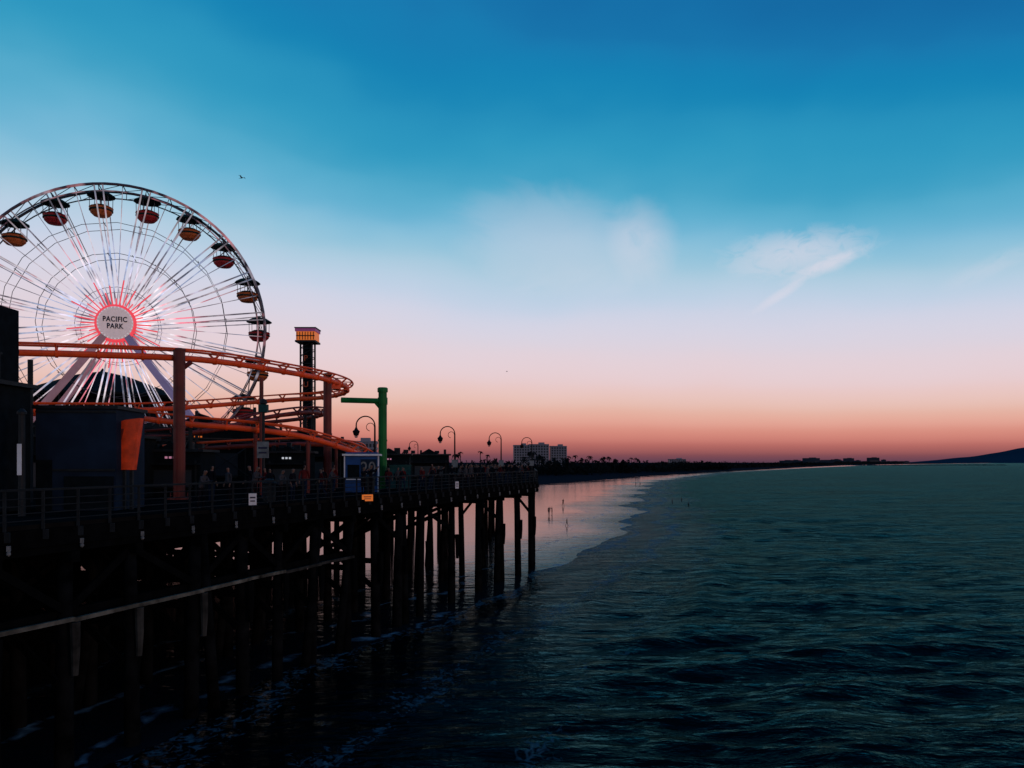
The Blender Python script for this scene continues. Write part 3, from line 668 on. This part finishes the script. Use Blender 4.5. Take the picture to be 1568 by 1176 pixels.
for x,y,h,c in((-19.3,76,4.2,2.4),(-17.6,79,3.6,2.2),(-20.8,78,3.2,2.0)):
    mb=MB(); palm(mb,0,0,0,h,c,rr,n=70); mb.obj('palm_tree',None,(x,y,DECK))
mb=MB()
def clump(mb,x,y,z,r,rr,k,n):
    for _ in range(n):
        th=rr.uniform(0,6.283); ph=rr.uniform(-.4,1.4); q=r*rr.uniform(.3,1)
        p=Vector((x+q*math.cos(th)*1.3,y+q*math.sin(th),z+q*math.sin(ph))); s_=r*rr.uniform(.12,.3)
        mb.add([p+Vector((rr.uniform(-s_,s_),rr.uniform(-s_,s_),rr.uniform(-s_,s_))) for _ in range(3)],[(0,1,2)],k)
        mb.add([p+Vector((rr.uniform(-s_,s_),rr.uniform(-s_,s_),rr.uniform(-s_,s_))) for _ in range(3)],[(0,1,2)],k)
for i in range(330):
    t=rr.random(); X=-260+t*520; Y=430+max(0,X)*1.9+rr.uniform(0,90); clump(mb,X,Y,2.5+rr.uniform(0,1.5),rr.uniform(4.5,8.5),rr,'dist_leaf',46)
for i in range(90):
    X=rr.uniform(-150,120); Y=430+max(0,X)*1.9+rr.uniform(0,60); palm(mb,X,Y,2,rr.uniform(9,15)*(0.85 if X>20 else 1),rr.uniform(2.0,3.0),rr,'dist_leaf','dist_leaf',16,False)
for i in range(220):
    t=rr.random()**.8; X=190+t*900; Y=860+(X-190)*1.95+rr.uniform(0,160); clump(mb,X,Y,3,rr.uniform(5,9),rr,'dist_leaf',26)
for (xa,ya,xb,yb,hh_) in((-900,520,0,520,5.5),(0,520,250,990,5.5),(250,990,1150,2760,7),(1150,2760,3000,5900,12)):
    n=60; vs=[]; 
    for i in range(n+1):
        u=i/n; x,y=xa+(xb-xa)*u,ya+(yb-ya)*u; vs+=[(x,y,0),(x,y,hh_*rr.uniform(.7,1.15)+1)]
    mb.add(vs,[(2*i,2*i+2,2*i+3,2*i+1) for i in range(n)],'dist_leaf')
mb.obj('distant_trees')

# ------------------------------------------------------------------ distant buildings
def hotel(name,x,y,wd_,dp,h,cols,rows,rot=0):
    e=empty(name,(x,y,2),rot); mb=MB(); mb.box((0,0,h/2),(wd_,dp,h),'bglass'); mb.box((0,0,h+.6),(wd_+.8,dp+.8,1.2),'bwall'); mb.box((wd_*.15,0,h+2.2),(wd_*.3,dp*.5,2),'bwall')
    for i in range(cols+1): mb.box((-wd_/2+i*wd_/cols,-dp/2-.3,h/2),(wd_/cols*.34,.7,h),'bwall')
    for j in range(rows+1): mb.box((0,-dp/2-.15,j*h/rows),(wd_,.5,h/rows*.34),'bwall')
    for sx in(-1,1):
        for j in range(rows+1): mb.box((sx*(wd_/2+.15),0,j*h/rows),(.5,dp,h/rows*.34),'bwall')
    mb.obj('facade',e)
hotel('hotel_tower',9.9*1+1,900,18,16,27,6,9,.05); hotel('hotel_tower',31,900,22,16,28,7,9,.05); hotel('hotel_tower',54,905,18,16,26,6,9,.05)
hotel('apartment_building',-94,480,19,14,20,9,6,.1); hotel('apartment_building',310,1450,30,16,13,9,3); hotel('apartment_building',-250,640,30,14,16,9,5)
hotel('apartment_building',-190,560,24,14,12,7,4)
mb=MB(); rr=random.Random(4)
for i in range(90):
    t=rr.random(); X=1150+t*2100; Y=2900+(X-1150)*1.62+rr.uniform(0,400); hgt=rr.uniform(8,20)+(18 if rr.random()<.08 else 0); wd_=rr.uniform(15,60)
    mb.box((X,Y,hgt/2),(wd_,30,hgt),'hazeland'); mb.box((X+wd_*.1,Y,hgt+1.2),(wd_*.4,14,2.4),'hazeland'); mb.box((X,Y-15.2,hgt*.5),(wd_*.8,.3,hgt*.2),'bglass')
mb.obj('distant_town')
mb=MB(); n=90; m_=10; vs=[]
rr=random.Random(9); ph=[rr.random()*6 for _ in range(6)]
for i in range(n+1):
    u=i/n; az_=R(26.0+u*26); prof=min(1,(u*3.0))**1.35*(.86+.07*math.sin(u*17+ph[0])+.04*math.sin(u*43+ph[1])+.02*math.sin(u*90+ph[2]))
    for j in range(m_+1):
        v=j/m_; dd_=13500+v*4000; vs.append((math.sin(az_)*dd_,math.cos(az_)*dd_,-6+360*prof*math.sin(v*math.pi/2)**1.2))
fs=[(i*(m_+1)+j,(i+1)*(m_+1)+j,(i+1)*(m_+1)+j+1,i*(m_+1)+j+1) for i in range(n) for j in range(m_)]
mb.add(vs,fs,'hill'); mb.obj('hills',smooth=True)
mb=MB(); rr=random.Random(2)
for i in range(260):
    u=i/260; X=900+u*800+rr.uniform(-3,3); Y=2350+u*300; s_=rr.uniform(3,7); mb.box((X,Y,rr.uniform(-.5,.8)),(s_,s_,s_*.7),'hazeland',rr.random()*3,.7)
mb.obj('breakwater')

# ------------------------------------------------------------------ people
def person_mesh(name,pose,top,legs):
    V=[];E=[];Rd=[]
    def v(p,r,par=None):
        V.append(p);Rd.append(r if isinstance(r,tuple) else (r,r)); i=len(V)-1
        if par is not None: E.append((par,i))
        return i
    ln_=pose.get('lean',0)
    def T(x,y,z): 
        dz=z-.95; a=ln_; return (x,y-dz*math.sin(a),.95+dz*math.cos(a))
    pel=v((0,0,.95),(.14,.10)); wa=v(T(0,0,1.08),(.125,.09),pel); ch=v(T(0,0,1.28),(.15,.105),wa); nb=v(T(0,0,1.43),(.08,.07),ch); nk=v(T(0,-.01,1.49),.05,nb)
    h1=v(T(0,-.02,1.56),(.065,.075),nk); h2=v(T(0,-.01,1.64),(.078,.095),h1); h3=v(T(0,0,1.70),(.06,.07),h2); v(T(0,-.115,1.61),.014,h2)
    for s_ in(-1,1):
        A=pose['armL' if s_<0 else 'armR']
        sh=v(T(s_*.17,0,1.40),.058,ch); e_=v(T(s_*A[0][0],A[0][1],A[0][2]),.044,sh); w__=v(T(s_*A[1][0],A[1][1],A[1][2]),.03,e_)
        d=(Vector(T(s_*A[1][0],A[1][1],A[1][2]))-Vector(T(s_*A[0][0],A[0][1],A[0][2]))).normalized(); wp=Vector(V[w__]); pm=v(tuple(wp+d*.07),(.034,.02),w__)
        sd=Vector((0,1,0)) if abs(d.y)<.7 else Vector((1,0,0))
        for f,(o,l) in enumerate(((-.03,.065),(-.01,.08),(.01,.075),(.03,.06))):
            a=v(tuple(wp+d*.10+sd*o),.009,pm); v(tuple(wp+d*(.10+l)+sd*o+Vector((-s_*.012,0,0))),.007,a)
        a=v(tuple(wp+d*.05-sd*.045),.011,pm); v(tuple(wp+d*.09-sd*.06),.009,a)
        Lg=pose['legL' if s_<0 else 'legR']
        hp=v((s_*.09,0,.90),.088,pel); kn=v((s_*.1,Lg[0][0],Lg[0][1]),.06,hp); an=v((s_*.1,Lg[1][0],Lg[1][1]),.042,kn); he=v((s_*.105,Lg[1][0]+.01,Lg[1][1]-.045),.038,an); v((s_*.12,Lg[1][0]-.17,max(.03,Lg[1][1]-.06)),(.04,.028),he)
    me=bpy.data.meshes.new(name); me.from_pydata(V,E,[]); o=bpy.data.objects.new('tmp',me); scene.collection.objects.link(o)
    sk=o.modifiers.new('s','SKIN'); 
    for i,d in enumerate(me.skin_vertices[0].data): d.radius=Rd[i]; d.use_root=(i==0)
    ss=o.modifiers.new('ss','SUBSURF'); ss.levels=1; ss.render_levels=1
    dg=bpy.context.evaluated_depsgraph_get(); dg.update(); m2_=bpy.data.meshes.new_from_object(o.evaluated_get(dg)); bpy.data.objects.remove(o); m2_.name=name
    m2_.materials.clear()
    for k in(top,legs,'skin','hair'): m2_.materials.append(M[k])
    for p in m2_.polygons:
        z=p.center.z; zz=.95+(z-.95)/max(.3,math.cos(ln_)) if z>.95 else z
        y=p.center.y+(zz-.95)*math.sin(ln_); p.use_smooth=True
        if zz>1.47: p.material_index=3 if (zz>1.67 or y>.02) and zz>1.53 else 2
        elif abs(p.center.x)>.17 and zz<1.0: p.material_index=2
        elif zz>.93: p.material_index=0
        elif zz<.1: p.material_index=3
        else: p.material_index=1
    return m2_
STD=((.01,.50),(.02,.09)); 
poses={'stand':dict(armL=((.22,.02,1.13),(.23,-.06,.90)),armR=((.22,.02,1.13),(.22,-.05,.90)),legL=STD,legR=STD),
 'walk':dict(lean=.05,armL=((.21,-.1,1.14),(.20,-.25,.97)),armR=((.21,.12,1.15),(.21,.12,.92)),legL=((.06,.50),(.30,.16)),legR=((-.14,.51),(-.22,.09))),
 'lean':dict(lean=.32,armL=((.20,-.16,1.18),(.12,-.38,1.20)),armR=((.20,-.16,1.18),(.12,-.38,1.20)),legL=((.02,.50),(.10,.09)),legR=((-.06,.50),(.0,.09))),
 'photo':dict(armL=((.20,-.2,1.30),(.08,-.36,1.50)),armR=((.20,-.2,1.30),(.08,-.36,1.50)),legL=STD,legR=STD)}
PM=[person_mesh('person_'+k+'_mesh',poses[k],t,l) for k,t,l in(('stand','cloth1','cloth4'),('stand','cloth2','cloth1'),('walk','cloth1','cloth1'),('walk','cloth3','cloth4'),('lean','cloth1','cloth4'),('lean','cloth2','cloth1'),('photo','cloth1','cloth1'))]
def person(i,x,y,z,rot,s_=1.0):
    o=bpy.data.objects.new('person',PM[i]); scene.collection.objects.link(o); o.location=(x,y,z); o.rotation_euler=(0,0,rot); o.scale=(s_,)*3
rr=random.Random(21)
for y in (31,34.3,36,37.1,40.2,43.5,44.3,47.6,52,53.1,56.5,58.3,59.2,62.5,64,66.8,67.9,70.5,72):
    i=rr.choice((4,5,0,6,1)); p=face(y,rr.uniform(.42,.6)); person(i,p.x,p.y,DECK,R(90-18.5)+rr.uniform(-.3,.3),rr.uniform(.93,1.04))
for _ in range(60):
    y=rr.uniform(34,104); off=rr.uniform(1.2,5.5) 
    p=face(min(y,73),off) if y<73 else Vector((rr.uniform(-6,2.3),y,0))
    person(rr.choice((0,1,2,3,2,3)),p.x,p.y,DECK,rr.uniform(0,6.28),rr.uniform(.9,1.05))
def gz(x,y): return float(ground_z(np.array([[x]],float),np.array([[y]],float))[0,0])
for i,x,y,rot,s_ in((0,6.9,144,.3,1),(6,7.5,144.6,-1.8,.97),(2,8.6,121,1.2,.7),(2,11.6,175,.5,1),(0,53,330,1,1),(2,55,331,1,1),(0,69,430,1,1),(2,73,520,1,1)):
    person(i,x,y,max(gz(x,y),0)-.01,rot,s_)
for i,x,y in((0,39.5,190),(2,40.3,176),(0,44,200)): person(i,x,y,-.75,1.5,1)

# ------------------------------------------------------------------ gulls
def gull(x,y,z,s_,rot):
    mb=MB(); mb.tube([(0,-.28,0),(0,-.2,.02),(0,0,.0),(0,.2,0),(0,.32,.01)],[.015,.05,.075,.05,.02],'bird',8)
    for sx in(-1,1):
        mb.add([(sx*.05,-.12,.03),(sx*.4,-.18,.2),(sx*.8,.02,.12),(sx*.4,.04,.19),(sx*.05,.12,.03)],[(0,1,3,4),(1,2,3)],'bird')
    mb.add([(-.07,.5,.01),(.07,.5,.01),(.02,.28,.01),(-.02,.28,.01)],[(0,1,2,3)],'bird')
    o=mb.obj('seagull',None,(x,y,z),rot); o.scale=(s_,)*3
gull(-20.9,59.6,32.0,.55,1.2); gull(-.6,90,20.6,.32,1.2)

# ------------------------------------------------------------------ camera
cam=bpy.data.cameras.new('camera'); co=bpy.data.objects.new('camera',cam); scene.collection.objects.link(co)
co.location=(0,0,10); co.rotation_euler=(R(90),0,0); cam.sensor_width=36; cam.lens=36*1180/1568; cam.shift_y=120/1568; cam.clip_end=60000; cam.clip_start=.1
scene.camera=co
